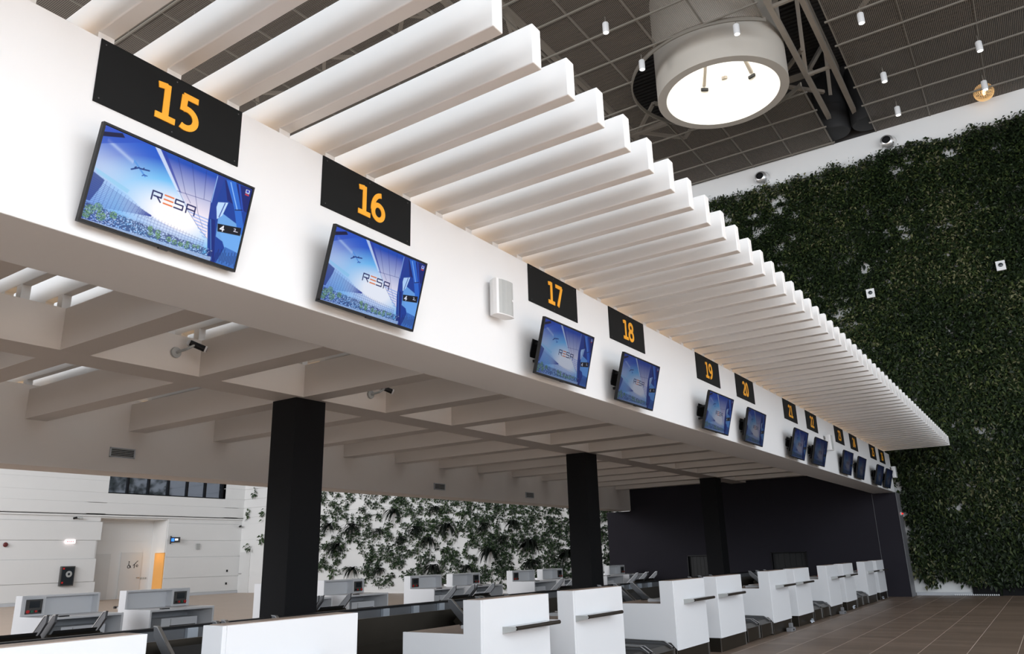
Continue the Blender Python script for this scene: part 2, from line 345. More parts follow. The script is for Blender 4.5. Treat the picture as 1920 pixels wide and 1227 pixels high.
# dark end wall below the canopy
EY = 27.4
ew = MB()
ew.box(-10.95, -9.9, EY, EY + .35, 0, 3.24)
for x0, x1, z0, z1 in ((-9.9, -7.62, 0, 4.6), (-7.62, -6.67, 1.47, 4.6), (-6.67, -4.42, 0, 4.6), (-4.42, -3.15, 0, .92), (-4.42, -3.15, 1.51, 4.6), (-3.15, -.74, 0, 4.6)):
    ew.box(x0, x1, EY, EY + .35, z0, z1)
ew.box(-7.62, -6.67, EY + .3, EY + .35, 0, 1.47); ew.box(-4.42, -3.15, EY + .3, EY + .35, .92, 1.51)
struct('wall_end', ew, ENDW)
pl = MB().box(-.73, .0, EY, EY + .75, 0, 3.345)
struct('wall_end_return', pl, ENDW)
struct('trim_1', MB().box(-.0, .02, EY - .015, EY + .75, 0, 3.345).box(-.745, -.733, EY - .01, EY + .01, 0, 3.345), mat('edge_strip', (0.16, 0.16, 0.17), 0.4, noise=(3, .1)))
def hatch(x0, x1, z0, z1, label):
    t = thing('baggage_hatch', label, 'hatch', ((x0 + x1) / 2, EY, z0))
    w_ = (x1 - x0) / 2; h = z1 - z0
    MB().box(-w_, w_, -.012, .02, h - .03, h).box(-w_, -w_ + .03, -.012, .02, 0, h).box(w_ - .03, w_, -.012, .02, 0, h).build('frame', BLACK, t)
    for i in range(6):
        a = -w_ + .03 + i * (2 * w_ - .06) / 6
        MB().box(a + .004, a + (2 * w_ - .06) / 6 - .004, .12, .128, .0, h - .03).build('curtain_strip', RUBBER, t)
hatch(-7.62, -6.67, 0, 1.47, 'black opening with strip curtain in the dark end wall, left one')
hatch(-4.42, -3.15, .92, 1.51, 'wide low black hatch in the dark end wall, right one')

# ------------------------------------------------------------------ ceiling
deck = MB()
deck.box(-45, 26, -22, 29, 20.6, 20.8)
for i in range(150): deck.box(-20, 16, -6 + i * .23, -6 + i * .23 + .10, 20.52, 20.6)
struct('ceiling', deck, DECK)
RCX, RCY, RH = -2.41, 21.2, 3.0
def sheet(x0, x1, y0, y1, z):
    return [(x0, y0, z), (x1, y0, z), (x1, y1, z), (x0, y1, z)], [(0, 1, 2, 3)]
ml = MB(); XE = -.25
bx0, bx1, by0, by1 = -8.4, XE, 15.2, 27.2
ml.add(*sheet(-36, bx0, -20, GY, CZ)); ml.add(*sheet(bx0, bx1, -20, by0, CZ)); ml.add(*sheet(bx0, bx1, by1, GY, CZ))
N = 96; ins, out = [], []
for i in range(N):
    a = 2 * PI * (i + .5) / N; c, s_ = math.cos(a), math.sin(a)
    ts = []
    if c > 1e-9: ts.append((bx1 - RCX) / c)
    if c < -1e-9: ts.append((bx0 - RCX) / c)
    if s_ > 1e-9: ts.append((by1 - RCY) / s_)
    if s_ < -1e-9: ts.append((by0 - RCY) / s_)
    t = min(ts); out.append((RCX + c * t, RCY + s_ * t, CZ)); r = min(RH, t); ins.append((RCX + c * r, RCY + s_ * r, CZ))
ml.add(ins + out, [(i, (i + 1) % N, (i + 1) % N + N, i + N) for i in range(N)])
for cx_, cy_ in ((bx0, by0), (bx1, by0), (bx1, by1), (bx0, by1)):
    near = sorted(range(N), key=lambda i: (out[i][0] - cx_) ** 2 + (out[i][1] - cy_) ** 2)[:2]
    ml.add([out[near[0]], out[near[1]], (cx_, cy_, CZ)], [(0, 1, 2)])
cl = struct('ceiling_grating_left', ml, GRATE)
cr_ = struct('ceiling_grating_right', MB().add(*sheet(1.28, 20, -20, GY, CZ)), GRATE)
for k in range(-6, 9):                                            # ceiling bars across the hall
    y = 16.80 + 1.43 * k
    if y > GY - .1: continue
    segs = [(-34, -.2)]
    if abs(y - RCY) < RH:
        h = math.sqrt(RH * RH - (y - RCY) ** 2); segs = [(-34, RCX - h)]
        if RCX + h < -.2: segs.append((RCX + h, -.2))
    for a, b in segs: MB().box(a, b, y - .026, y + .026, CZ - .05, CZ).build('grid_bar', BAR, cl)
    y = 16.1 + 1.43 * k
    if y < GY - .1: MB().box(1.2, 18, y - .026, y + .026, CZ - .05, CZ).build('grid_bar', BAR, cr_)
for i in range(20):
    x = -.3 - 1.6 * i
    if abs(x - RCX) < RH:
        h = math.sqrt(RH * RH - (x - RCX) ** 2)
        for a, b in ((4, RCY - h), (RCY + h, GY)): MB().box(x - .02, x + .02, a, b, CZ - .02, CZ + .03).build('grid_bar', BAR, cl)
    else: MB().box(x - .02, x + .02, 4, GY, CZ - .02, CZ + .03).build('grid_bar', BAR, cl)
for i in range(6): MB().box(1.3 + 1.9 * i - .02, 1.3 + 1.9 * i + .02, 4, GY, CZ - .02, CZ + .03).build('grid_bar', BAR, cr_)
rim = MB(); pts = []
for i in range(97):
    a = -PI * .72 + i * (2 * PI) / 96
    pts.append((RCX + RH * math.cos(a), RCY + RH * math.sin(a)))
a0_ = math.acos((XE - RCX) / RH)
pts = [(RCX + RH * math.cos(a), RCY + RH * math.sin(a)) for a in [a0_ + i * (2 * PI - 2 * a0_) / 90 for i in range(91)]]
ribbon(rim, pts, .05, CZ - .12, CZ + .03, lambda u, v, d: (u, v, d))
rim.build('hole_rim', BAR, cl)

def truss(x, y0, y1, n, label):
    t = thing('roof_truss', label, 'truss', (x, y0, 17.6), group='steel trusses above the mesh ceiling')
    L_ = y1 - y0
    for dx in (-.45, .45):
        MB().box(dx - .08, dx + .08, 0, L_, 0, .18).build('bottom_chord', TRUSS, t)
    MB().box(-.1, .1, 0, L_, 2.5, 2.7).build('top_chord', TRUSS, t)
    st = L_ / n
    for i in range(n):
        b = MB()
        for dx in (-.45, .45):
            b.beam((dx, i * st, .1), (0, (i + .5) * st, 2.55), .13, .13); b.beam((0, (i + .5) * st, 2.55), (dx, (i + 1) * st, .1), .13, .13)
        b.box(-.45, .45, i * st - .05, i * st + .05, .02, .12)
        b.build('brace', TRUSS, t)
truss(.35, 2, 28, 6, 'steel roof truss seen in the open gap between the mesh ceilings')
truss(-8.5, 2, 28, 6, 'steel roof truss above the mesh, left of the round skylight')
truss(7.2, 2, 28, 6, 'steel roof truss above the right mesh ceiling')
def xbrace(y, x0, x1, label):
    t = thing('roof_purlin', label, 'beam', (x0, y, 18.2), group='cross bracing above the mesh ceiling')
    L_ = x1 - x0; n = 5; st = L_ / n
    MB().box(0, L_, -.09, .09, 0, .18).build('chord', TRUSS, t)
    for i in range(n): MB().beam((i * st, -1.6, .1), ((i + 1) * st, 1.6, .1), .12, .12).beam((i * st, 1.6, .1), ((i + 1) * st, -1.6, .1), .12, .12).build('brace', TRUSS, t)
xbrace(13.5, -19, -1, 'crossed steel bracing above the mesh over the canopy')
xbrace(24.6, -14, 0, 'crossed steel bracing above the mesh behind the skylight')
xbrace(20.5, 2, 15, 'crossed steel bracing above the right mesh')
for (x, y, lab) in ((-.08, 27.7, 'black fabric duct hanging in the ceiling gap, left one'), (1.17, 27.7, 'black fabric duct hanging in the ceiling gap, right one')):
    t = thing('air_duct', lab, 'duct', (x, y, 17.24))
    MB().lathe([(.01, 0), (.56, .0), (.62, .1), (.62, 2.2), (.56, 2.4), (.2, 2.42), (.2, 3.2)], 28).build('duct_body', DUCT, t, smooth=True)
    MB().lathe([(.64, 1.0), (.64, 1.06), (.62, 1.06)], 28).build('seam_ring', DUCT, t, smooth=True)

# round skylight drum
sk = thing('round_skylight', 'large round white skylight drum hanging from the ceiling', 'skylight', (RCX, RCY, 16.45))
drum = mat('drum_beige', (0.55, 0.51, 0.45), 0.6, noise=(1, .04))
inner = mat('drum_inner', (0.85, 0.83, 0.78), 0.6, noise=(1, .02))
MB().lathe([(1.87, 0), (2.16, 0), (2.16, 3.98), (2.13, 3.98)], 72).build('drum', drum, sk, smooth=True)
MB().lathe([(1.87, .0), (1.87, 3.9)], 72).build('inner_wall', inner, sk, smooth=True)
MB().lathe([(.01, 3.88), (1.87, 3.88)], 72).build('glazing', SKYE, sk)
for i, a in enumerate((20, 70, 125, 200, 290)):
    a = math.radians(a); p = MB().beam((1.85 * math.cos(a), 1.85 * math.sin(a), 1.6), (.6 * math.cos(a), .6 * math.sin(a), 3.4), .10, .10)
    o = p.build('bracket', TRUSS, sk)
    MB().beam((1.87 * math.cos(a), 1.87 * math.sin(a), 1.45), (1.80 * math.cos(a), 1.80 * math.sin(a), 1.45), .26, .10).build('foot_plate', BLACK, o)

# ceiling spots
spots = [(-13.9, 8.8, 'over the near end of the slats'), (-4.2, 16.14, 'above the slat tips'), (-1.0, 18.57, 'in front of the skylight drum'), (-4.1, 18.48, 'left of the skylight drum'),
         (2.22, 20.29, 'at the top right, nearest the ceiling gap'), (3.86, 20.0, 'at the top edge of the right ceiling'), (5.05, 24.0, 'far right, upper of two'), (5.03, 26.62, 'far right, next to the golden lamp'),
         (2.25, 23.99, 'beside the ceiling gap, middle one'), (2.29, 26.57, 'beside the ceiling gap, closest to the green wall')]
sp0 = None
for x, y, lb in spots:
    lab = 'small white cylinder spotlight ' + lb
    if sp0 is None:
        sp0 = thing('ceiling_spotlight', lab, 'spotlight', (x, y, 16.62), group='spotlights hanging under the mesh ceiling')
        MB().lathe([(.01, .34), (.085, .34), (.095, .32), (.095, .0), (.08, .0)], 20).build('housing', WHITE, sp0, smooth=True)
        MB().lathe([(.08, .012), (.01, .012)], 20).build('lens', SPOTE, sp0)
        MB().tube((0, 0, .34), (0, 0, .58), .012).build('hanger', BAR, sp0)
    else: dup(sp0, (x, y, 16.62), 0, lab)

# golden pendant
pd = thing('pendant_lamp', 'golden wire globe lamp above the top edge of the back wall', 'lamp', (5.0, 27.9, 17.22))
g = MB()
for k in range(14):
    a = k * PI / 14
    prev = None
    for i in range(25):
        t = i * 2 * PI / 24; p = Vector((math.cos(t) * math.cos(a), math.cos(t) * math.sin(a), math.sin(t))) * .32
        if prev is not None: g.beam(prev, p, .014, .014)
        prev = p
for z in (-.2, -.1, 0, .1, .2):
    r = math.sqrt(.32 ** 2 - z * z); prev = None
    for i in range(25):
        t = i * 2 * PI / 24; p = Vector((math.cos(t) * r, math.sin(t) * r, z))
        if prev is not None: g.beam(prev, p, .012, .012)
        prev = p
g.build('wire_globe', GOLD, pd); MB().lathe([(.01, -.12), (.04, -.1), (.04, .1), (.01, .12)], 12).build('bulb', WARML, pd, smooth=True)
MB().tube((0, 0, .3), (0, 0, 1.4), .012).build('cord', BLACK, pd)

# ------------------------------------------------------------------ canopy
cp = thing('canopy', 'long white slatted canopy over the check-in island', 'canopy', (0, 0, 0))
CY0 = -3.3; FZB, FZT = 3.35, 4.63; BZ0, BZ1 = 4.038, 4.55
MB().box(-.70, 0, CY0, EY, FZB, FZT).build('fascia', WHITE, cp, bevel=.006)
MB().box(-10.6, -9.854, CY0, EY, 3.27, FZT).build('fascia', WARM_BEAM, cp, bevel=.006)
MB().box(-5.597, -5.027, CY0, EY, BZ0, BZ1).build('center_beam', WARM_BEAM, cp, bevel=.004)
for k in range(-3, 14):
    y = 2.346 + 1.831 * k
    for a, b in ((-5.027, -.70), (-9.854, -5.597)):
        MB().box(a, b, y, y + .351, BZ0, BZ1).build('cross_beam', WARM_BEAM, cp, bevel=.003)
s0 = None
for k in range(-10, 57):
    y = 1.384 + .4577 * k
    if s0 is None:
        s0 = MB().box(-12.5, 1.905, 0, .105, 0, .31).build('slat', SLAT, cp, bevel=.008)
        for x, zb in ((-.13, -.10), (-5.10, -.18), (-5.52, -.18), (-9.95, -.1)):
            MB().box(x - .06, x + .06, .0, .10, zb, .0).build('post', SLAT, s0)
        s0.location = (0, y, 4.717); ch0 = list(s0.children)
    else:
        s = s0.copy(); COL.objects.link(s); s.location = (0, y, 4.717)
        for c in ch0:
            d = c.copy(); COL.objects.link(d); d.parent = s
for x, z in ((-.36, FZT), (-5.31, BZ1), (-10.2, FZT)):
    MB().box(x - .03, x + .03, CY0 + .1, EY - .1, z, z + .02).build('led_strip', WARML if x > -1 else WARMD, cp)
for i, (y, z) in enumerate(((5.93, 3.62), (15.17, 3.53), (19.83, 3.52))):
    v = thing('air_vent', 'grey louvred air vent on the inner beam, ' + ('nearest, left of the first column', 'middle one of three', 'farthest, just before the second column')[i], 'vent', (-9.85, y, z), group='air vents on the inner beam')
    MB().box(0, .012, -.22, .22, -.075, .075).build('backing', BLACK, v)
    MB().box(.005, .03, -.24, .24, -.09, -.075).box(.005, .03, -.24, .24, .075, .09).box(.005, .03, -.24, -.22, -.09, .09).box(.005, .03, .22, .24, -.09, .09).build('frame', LGREY, v)
    for j in range(5): MB().box(.008, .028, -.22, .22, -.065 + j * .03, -.053 + j * .03).build('louvre', GREYP, v)
for y, lab in ((5.93, 'dark square column, nearest of three under the canopy'), (15.09, 'dark square column, middle of three under the canopy'), (24.25, 'dark square column merging with the end wall, farthest of three')):
    c = thing('column', lab, 'column', (-5.375, y + .3, 0), group='dark columns in the middle of the island')
    MB().box(-.275, .275, -.3, .3, 0, BZ0).build('shaft', ANTH, c, bevel=.006)
# tracking cameras on the center beam
for y, lab in ((3.80, 'small pipe camera on the centre beam, nearer one'), (7.45, 'small pipe camera on the centre beam, farther one')):
    t = thing('surveillance_camera', lab, 'camera', (-5.02, y, 4.30), group='small cameras on the centre beam')
    MB().lathe([(.001, .025), (.07, .025), (.075, 0)], 16, axis='x').build('base_plate', GREYP, t, smooth=True)
    MB().tube((.02, 0, 0), (.16, .05, .03), .018).tube((.16, .05, .03), (.20, .14, .10), .018).build('arm', GREYP, t)
    MB().tube((.15, .10, .13), (.25, .26, .06), .042).build('camera_body', BLACK, t)
    MB().tube((.25, .26, .06), (.262, .28, .053), .048).build('front_ring', WHITE, t)
    MB().tube((.262, .28, .053), (.264, .283, .052), .034).build('lens', BLACK, t)
    MB().tube((.12, .13, .12), (.15, .10, .13), .045).build('rear_cap', WHITE, t)

# ------------------------------------------------------------------ number signs
SG = {15: (0.0, 1.0), 16: (1.753, 2.776), 17: (4.676, 5.73), 18: (6.558, 7.601), 19: (9.531, 10.582), 20: (11.428, 12.452), 21: (14.424, 15.448), 22: (16.246, 17.268),
      23: (19.099, 20.146), 24: (20.925, 21.932), 25: (23.762, 24.779), 26: (25.348, 26.346)}
for k, (y0, y1) in SG.items():
    yc = (y0 + y1) / 2
    t = thing('number_sign', 'black sign with orange number %d on the white fascia' % k, 'sign', (0.001, yc, 4.2), group='counter number signs')
    MB().box(0, .008, y0 - yc, y1 - yc, 0.0, .425).build('sign_panel', SIGNB, t)
    sc = MB()
    for yy in (-.47, 0, .47):
        for zz in (.03, .395): sc.tube((.008, yy, zz), (.0095, yy, zz), .0045, n=8)
    sc.build('screws', mat('screw_head', (.12, .12, .12), .4, .5, noise=(5, .1)), t)
    H = .255; W0 = -.175 + (.012 if k < 20 else 0)
    for i, ch in enumerate(str(k)):
        d = MB()
        for n_, st in enumerate(DIG[ch]): ribbon(d, [(p[0] * H, p[1] * H) for p in st], .17 * H, .0082, .014 + .0006 * n_, lambda u, v, dd, i=i: (dd, W0 + .02 + i * .165 + u, .085 + v))
        d.build('digit', ORANGE, t)

# ------------------------------------------------------------------ screens
NX, NY = 384, 216
def paint():
    PX, PY = NX * 3, NY * 3
    u, v = np.meshgrid(np.linspace(0, 1, PX), np.linspace(0, 1, PY)); A = 1.78; x = u * A; y = v
    img = np.zeros((PY, PX, 3))
    def C(r, g_, b): return (np.array([r, g_, b]) / 255.) ** 2.2
    def mixm(mask, c, a=1.0):
        m_ = np.clip(mask, 0, 1)[..., None] * a; img[:] = img * (1 - m_) + np.array(c) * m_
    def seg(p, q, w_):
        px, py = p[0] * A, p[1]; qx, qy = q[0] * A, q[1]; dx, dy = qx - px, qy - py; t = np.clip(((x - px) * dx + (y - py) * dy) / (dx * dx + dy * dy + 1e-12), 0, 1)
        d = np.hypot(x - px - t * dx, y - py - t * dy); return np.clip((w_ - d) / .0025 + .5, 0, 1)
    def poly(ps):
        ins_ = np.zeros_like(u, bool); n = len(ps)
        for i in range(n):
            (x1, y1), (x2, y2) = ps[i], ps[(i + 1) % n]
            c_ = ((y1 > v) != (y2 > v)) & (u < (x2 - x1) * (v - y1) / (y2 - y1 + 1e-12) + x1); ins_ ^= c_
        return ins_.astype(float)
    # sky
    d = np.hypot((u - .52) * 1.2, (v - .36) * 1.25); t = np.clip((d - .16) / .28, 0, 1)[..., None]; t2 = np.clip((d - .44) / .26, 0, 1)[..., None]
    img[:] = (C(255, 252, 255) * (1 - t) + C(110, 190, 245) * t) * (1 - t2) + C(12, 85, 200) * t2
    l = np.exp(-((u - .02) / .25) ** 2 - ((v - .55) / .25) ** 2)[..., None]; img[:] = img * (1 - l * .6) + C(225, 240, 255) * l * .6
    c_ = np.exp(-((v - .83 + (u - .08) * .7) / .02) ** 2) * (u > .03) * (u < .2); mixm(c_, C(200, 220, 250), .5)
    # dark canopy corner, top left
    mixm(poly([(0, .8), (.2, .965), (.3, 1), (0, 1)]), C(40, 80, 190), .75); mixm(poly([(0, .88), (.12, .955), (.1, .99), (0, .93)]), C(8, 14, 60)); mixm(poly([(0, .94), (.08, .99), (.08, 1), (0, 1)]), C(50, 80, 190))
    # roof shell on the right
    shell = [(.30, 1), (.381, .868), (.501, .634), (.597, .462), (.68, .34), (.757, .246), (.80, .25), (.80, 1)]
    m = poly(shell); tt = np.clip((v - .45) / .5, 0, 1)[..., None]; colr = C(250, 235, 245) * (1 - tt) + C(30, 75, 175) * tt
    img[:] = img * (1 - m[..., None] * .85) + colr * m[..., None] * .85
    mixm(poly([(.30, 1), (.335, 1), (.50, .67), (.61, .47), (.60, .45), (.49, .64)]), C(215, 230, 255), .8)
    mixm(poly([(.335, 1), (.368, 1), (.53, .62), (.51, .64)]), C(40, 60, 160), .8)
    for a in ([(.452, .99), (.551, .65)], [(.55, .99), (.623, .65)], [(.652, .99), (.68, .66)], [(.497, .634), (.732, .663)], [(.51, .64), (.60, .46), (.69, .33), (.76, .245)], [(.623, .65), (.664, .48), (.72, .34)], [(.551, .65), (.60, .56)]):
        for i in range(len(a) - 1): mixm(seg(a[i], a[i + 1], .003), C(35, 50, 130), .8)
    for i in range(7): mixm(poly([(.60 + i * .02, .47 - i * .035), (.75, .46 - i * .035), (.75, .445 - i * .035), (.61 + i * .02, .455 - i * .035)]), C(110, 160, 235), .7)
    # right bay: dark structure, window, pipes
    mixm(poly([(.735, 1), (1, 1), (1, 0), (.80, 0), (.745, .4), (.73, .66)]), C(22, 62, 150))
    mixm(poly([(.80, .60), (1, .50), (1, .2), (.82, .3)]), C(120, 180, 245), .8)
    mixm(poly([(.79, .97), (1, 1), (1, .7), (.84, .75)]), C(18, 35, 110)); mixm(poly([(.78, .69), (.85, .73), (.83, .56), (.80, .50), (.77, .5)]), C(190, 220, 255)); mixm(seg((.83, .71), (.81, .53), .006), C(30, 60, 150))
    mixm(poly([(.80, .98), (.87, 1), (.95, .72), (1, .52), (1, .42), (.96, .45), (.90, .70)]), C(45, 105, 205)); mixm(seg((.835, .97), (.925, .69), .006), C(140, 190, 255)); mixm(seg((.90, .98), (.965, .70), .012), C(35, 75, 180)); mixm(seg((.91, .68), (.96, .71), .006), C(10, 20, 70))
    mixm(poly([(.736, 1), (.79, 1), (.765, .70), (.80, .49), (.748, .47), (.73, .66)]), C(35, 62, 150)); mixm(seg((.735, .98), (.735, .66), .004), C(150, 190, 250))
    mixm(poly([(.75, .48), (.79, .48), (.852, 0), (.82, 0)]), C(14, 40, 120)); mixm(seg((.757, .47), (.825, .02), .003), C(90, 150, 235))
    mixm(poly([(.84, .36), (1, .40), (1, .12), (.90, .2)]), C(110, 170, 240)); mixm(poly([(.86, .0), (1, 0), (1, .2), (.9, .22)]), C(60, 110, 190))
    for i in range(14): mixm(seg((.85 + i * .011, .02 + (i * 37 % 5) * .01), (.85 + i * .011, .12 + (i * 53 % 7) * .012), .004), C(10, 30, 80), .8)
    mixm(poly([(.811, .452), (.985, .502), (.99, .406), (.822, .362)]), C(6, 8, 20))
    for a, b in (((.856, .385), (.856, .445)), ((.856, .445), (.838, .405)), ((.836, .402), (.864, .408))): mixm(seg(a, b, .006), C(245, 245, 255))
    for a, b in (((.935, .462), (.945, .465)), ((.945, .465), (.945, .448)), ((.945, .448), (.936, .432)), ((.935, .432), (.965, .437))): mixm(seg(a, b, .003), C(235, 235, 255))
    # glass building, lower left
    mixm(poly([(0, .55), (.22, .45), (.21, .41), (.02, .50)]), C(150, 205, 240), .8)
    b1 = poly([(0, .52), (.076, .456), (.223, .39), (.36, .27), (.60, .20), (.76, .19), (.76, .05), (0, .02)]); mixm(b1, C(150, 185, 240), .45)
    mixm(poly([(0, .50), (.07, .455), (.06, .38), (.02, .2), (0, .2)]), C(25, 50, 130), .85)
    for i in range(16):
        p = (.005 + i * .006, .16 + i * .0); mixm(seg((.0, .16 + i * .022), (.38, .262 + i * .001), .0018), C(35, 55, 150), .85 * (i < 14))
    for i in range(15): a = .04 + i * .024; mixm(seg((a, .17 + i * .004), (a + .02, .47 - i * .0145), .002), C(50, 70, 160), .7)
    for i in range(22): a = .30 + i * .021; mixm(seg((a, .11), (a + .004, .285 - i * .0035), .002), C(70, 80, 150), .7)
    for i in range(4): mixm(seg((.30, .14 + i * .035), (.75, .13 + i * .025), .002), C(80, 95, 170), .7)
    rnd = np.random.default_rng(3); blk = rnd.random((40, 150)); uu = (u * 150).astype(int).clip(0, 149); vv = (v * 110).astype(int).clip(0, 39)
    n_ = blk[vv, uu]; lo = np.clip((.19 - .06 * u - v) / .02, 0, 1) * (u < .82)
    mixm(lo * (n_ > .3), C(25, 42, 105), .8); mixm(lo * (n_ < .14), C(190, 205, 240), .6)
    for (pu, pv, r) in ((.033, .12, .05), (.075, .17, .045), (.10, .09, .05), (.166, .14, .04), (.02, .06, .04), (.393, .137, .03), (.446, .12, .032), (.40, .09, .03), (.45, .08, .03), (.52, .09, .03), (.56, .08, .03), (.60, .08, .03), (.646, .12, .022), (.69, .11, .022), (.719, .12, .024), (.64, .08, .03)):
        bl = np.repeat(np.repeat(rnd.random((NY, NX)), 3, 0), 3, 1); m_ = (np.hypot((u - pu) * A, v - pv) < r) * (bl > .3); mixm(m_, C(60, 105, 70), .8); mixm(m_ * (bl > .75), C(150, 200, 120), .8)
    mixm(poly([(0, 0), (.82, 0), (.82, .05), (.6, .045), (.3, .03), (0, .01)]), C(160, 185, 225), .8)
    # aeroplane
    for a, b, w_, c in (((.205, .765), (.285, .65), .009, C(90, 150, 225)), ((.24, .715), (.198, .668), .008, C(25, 60, 130)), ((.245, .71), (.302, .725), .008, C(25, 60, 130)), ((.278, .665), (.268, .645), .005, C(40, 80, 160)), ((.28, .662), (.297, .662), .005, C(40, 80, 160)), ((.215, .70), (.222, .712), .006, C(20, 45, 110)), ((.268, .73), (.264, .715), .006, C(20, 45, 110))):
        mixm(seg(a, b, w_), c)
    # logo
    NV = C(20, 25, 90); OR = C(235, 120, 55)
    for pl_ in ([(.354, .445), (.354, .54), (.412, .54), (.412, .492), (.365, .492)], [(.385, .492), (.412, .445)], [(.558, .54), (.504, .54), (.504, .495), (.558, .495), (.558, .447), (.502, .447)], [(.583, .44), (.583, .535), (.64, .535), (.64, .44)], [(.583, .487), (.64, .487)]):
        for i in range(len(pl_) - 1): mixm(seg(pl_[i], pl_[i + 1], .0085), NV)
    for yy in (.54, .494, .448): mixm(seg((.432, yy), (.489, yy), .0085), OR)
    # desktop icon
    mixm(poly([(.955, .925), (.985, .925), (.985, .97), (.955, .97)]), C(220, 230, 250)); mixm(poly([(.96, .935), (.98, .935), (.98, .965), (.96, .965)]), C(50, 60, 190)); mixm(poly([(.955, .90), (.985, .90), (.985, .915), (.955, .915)]), C(200, 60, 70))
    return np.clip(img, 0, 1).reshape(NY, 3, NX, 3, 3).mean((1, 3))
def screen_mesh(w_, h_):
    img = paint(); yy, zz = np.meshgrid(np.linspace(-w_ / 2, w_ / 2, NX), np.linspace(-h_ / 2, h_ / 2, NY))
    co = np.stack([np.zeros_like(yy), yy, zz], -1).reshape(-1, 3)
    idx = np.arange(NX * NY).reshape(NY, NX); q = np.stack([idx[:-1, :-1], idx[:-1, 1:], idx[1:, 1:], idx[1:, :-1]], -1).reshape(-1, 4)
    me = bpy.data.meshes.new('screen'); me.vertices.add(len(co)); me.vertices.foreach_set('co', co.ravel().astype(np.float32))
    me.loops.add(q.size); me.loops.foreach_set('vertex_index', q.ravel().astype(np.int32)); me.polygons.add(len(q)); me.polygons.foreach_set('loop_start', (np.arange(len(q)) * 4).astype(np.int32))
    me.update(calc_edges=True); me.validate()
    at = me.color_attributes.new('Col', 'FLOAT_COLOR', 'POINT'); c = np.ones((NX * NY, 4), np.float32); c[:, :3] = img.reshape(-1, 3); at.data.foreach_set('color', c.ravel())
    me.materials.append(SCREEN); return me
TW = 1.02; TH = TW * .575
SM = screen_mesh(TW - .03, TH - .035)
TV = {15: (.13, .499, 3.70, .24, .0), 16: (.192, 2.186, 3.663, .264, .007), 17: (.267, 4.967, 3.622, .25, .013), 18: (.244, 6.802, 3.63, .264, .011), 19: (.251, 9.665, 3.622, .271, .02), 20: (.203, 11.651, 3.648, .231, -.007),
      21: (.215, 14.537, 3.641, .271, 0), 22: (.207, 16.302, 3.647, .262, .015), 23: (.15, 19.461, 3.674, .235, .014), 24: (.15, 21.211, 3.673, .255, 0), 25: (.196, 23.662, 3.647, .278, 0), 26: (.15, 25.546, 3.675, .277, .008)}
BR = {15: (1.0, 1.0, 1.0), 16: (.74, .80, .88), 17: (.33, .37, .44), 18: (.23, .25, .30), 19: (.22, .24, .29), 20: (.12, .125, .15), 21: (.085, .09, .12), 22: (.048, .05, .065), 23: (.04, .042, .056), 24: (.028, .03, .038), 25: (.024, .026, .034), 26: (.018, .02, .027)}  # per-screen dimming puts the off-axis viewing falloff into the picture colour
tv0 = None
for k, (x, y, z, ti, ya) in TV.items():
    lab = 'flat screen tilted down from the fascia below sign %d' % k
    if tv0 is None:
        tv0 = thing('television', lab, 'television', (x, y, z), group='screens below the number signs')
        MB().box(-.045, -.004, -TW / 2 + .02, TW / 2 - .02, -TH / 2 + .02, TH / 2 - .02).box(-.075, -.04, -.3, .3, -TH / 2 + .04, .06).build('back_shell', BLACK, tv0, bevel=.004)
        f = MB(); e = .013
        f.box(-.03, .004, -TW / 2, TW / 2, TH / 2 - e, TH / 2).box(-.03, .004, -TW / 2, TW / 2, -TH / 2, -TH / 2 + e + .006).box(-.03, .004, -TW / 2, -TW / 2 + e, -TH / 2 + e, TH / 2 - e).box(-.03, .004, TW / 2 - e, TW / 2, -TH / 2 + e, TH / 2 - e)
        f.build('bezel', BLACK, tv0)
        MB().box(-.01, .006, -.03, .03, -TH / 2 - .008, -TH / 2 + .004).build('status_light_bar', BLACK, tv0)
        s = bpy.data.objects.new('screen', SM); COL.objects.link(s); s.parent = tv0; s.location = (.001, 0, 0)
        r = tv0
    else: r = dup(tv0, (x, y, z), 0, lab)
    r.rotation_euler = (0, ti, -ya)
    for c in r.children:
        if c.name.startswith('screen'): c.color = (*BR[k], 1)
    # wall arm, leaning with the set's own tilt
    b = MB(); R_ = Matrix.Rotation(-ya, 3, 'Z') @ Matrix.Rotation(ti, 3, 'Y'); Ri = R_.transposed(); loc = Vector((x, y, z))
    for yy in (-.24, .24):
        for zz in (-.08, .10):
            p = Ri @ (Vector((0.004, y + yy, z + zz)) - loc); b.beam(p, (-.055, yy, zz), .03, .025)
    p0 = Ri @ (Vector((0.006, y - .30, z)) - loc); p1 = Ri @ (Vector((0.006, y + .30, z)) - loc); b.beam(p0, p1, .01, .30)
    b.box(-.07, -.05, -.26, -.22, -.2, .2).box(-.07, -.05, .22, .26, -.2, .2)
    b.build('wall_bracket', BLACK, r)

# ------------------------------------------------------------------ wall speakers on the fascia
def speaker(x, y, z, rz, lab):
    t = thing('wall_speaker', lab, 'speaker', (x, y, z), rz, 'pale speakers on the fascia')
    MB().box(.0, .05, -.06, .06, -.08, .08).build('bracket', WHITE, t)
    MB().prism([(.05, -.11), (.12, -.135), (.16, -.13), (.175, -.07), (.18, 0), (.175, .07), (.16, .13), (.12, .135), (.05, .11)], -.185, .185, 'xy').build('cabinet', WHITE, t, bevel=.006)
    MB().prism([(.161, -.122), (.177, -.07), (.182, 0), (.177, .07), (.161, .122), (.155, .122), (.155, -.122)], -.175, .175, 'xy').build('grille', GREYP, t)
    MB().box(.18, .185, .07, .09, -.03, -.01).build('badge', WHITE, t)
    return t
speaker(0, 4.03, 4.02, -.12, 'pale grey wall speaker on the fascia between signs 16 and 17')
speaker(0, 17.85, 4.03, 0, 'pale wall speaker half hidden behind the screen below sign 22')
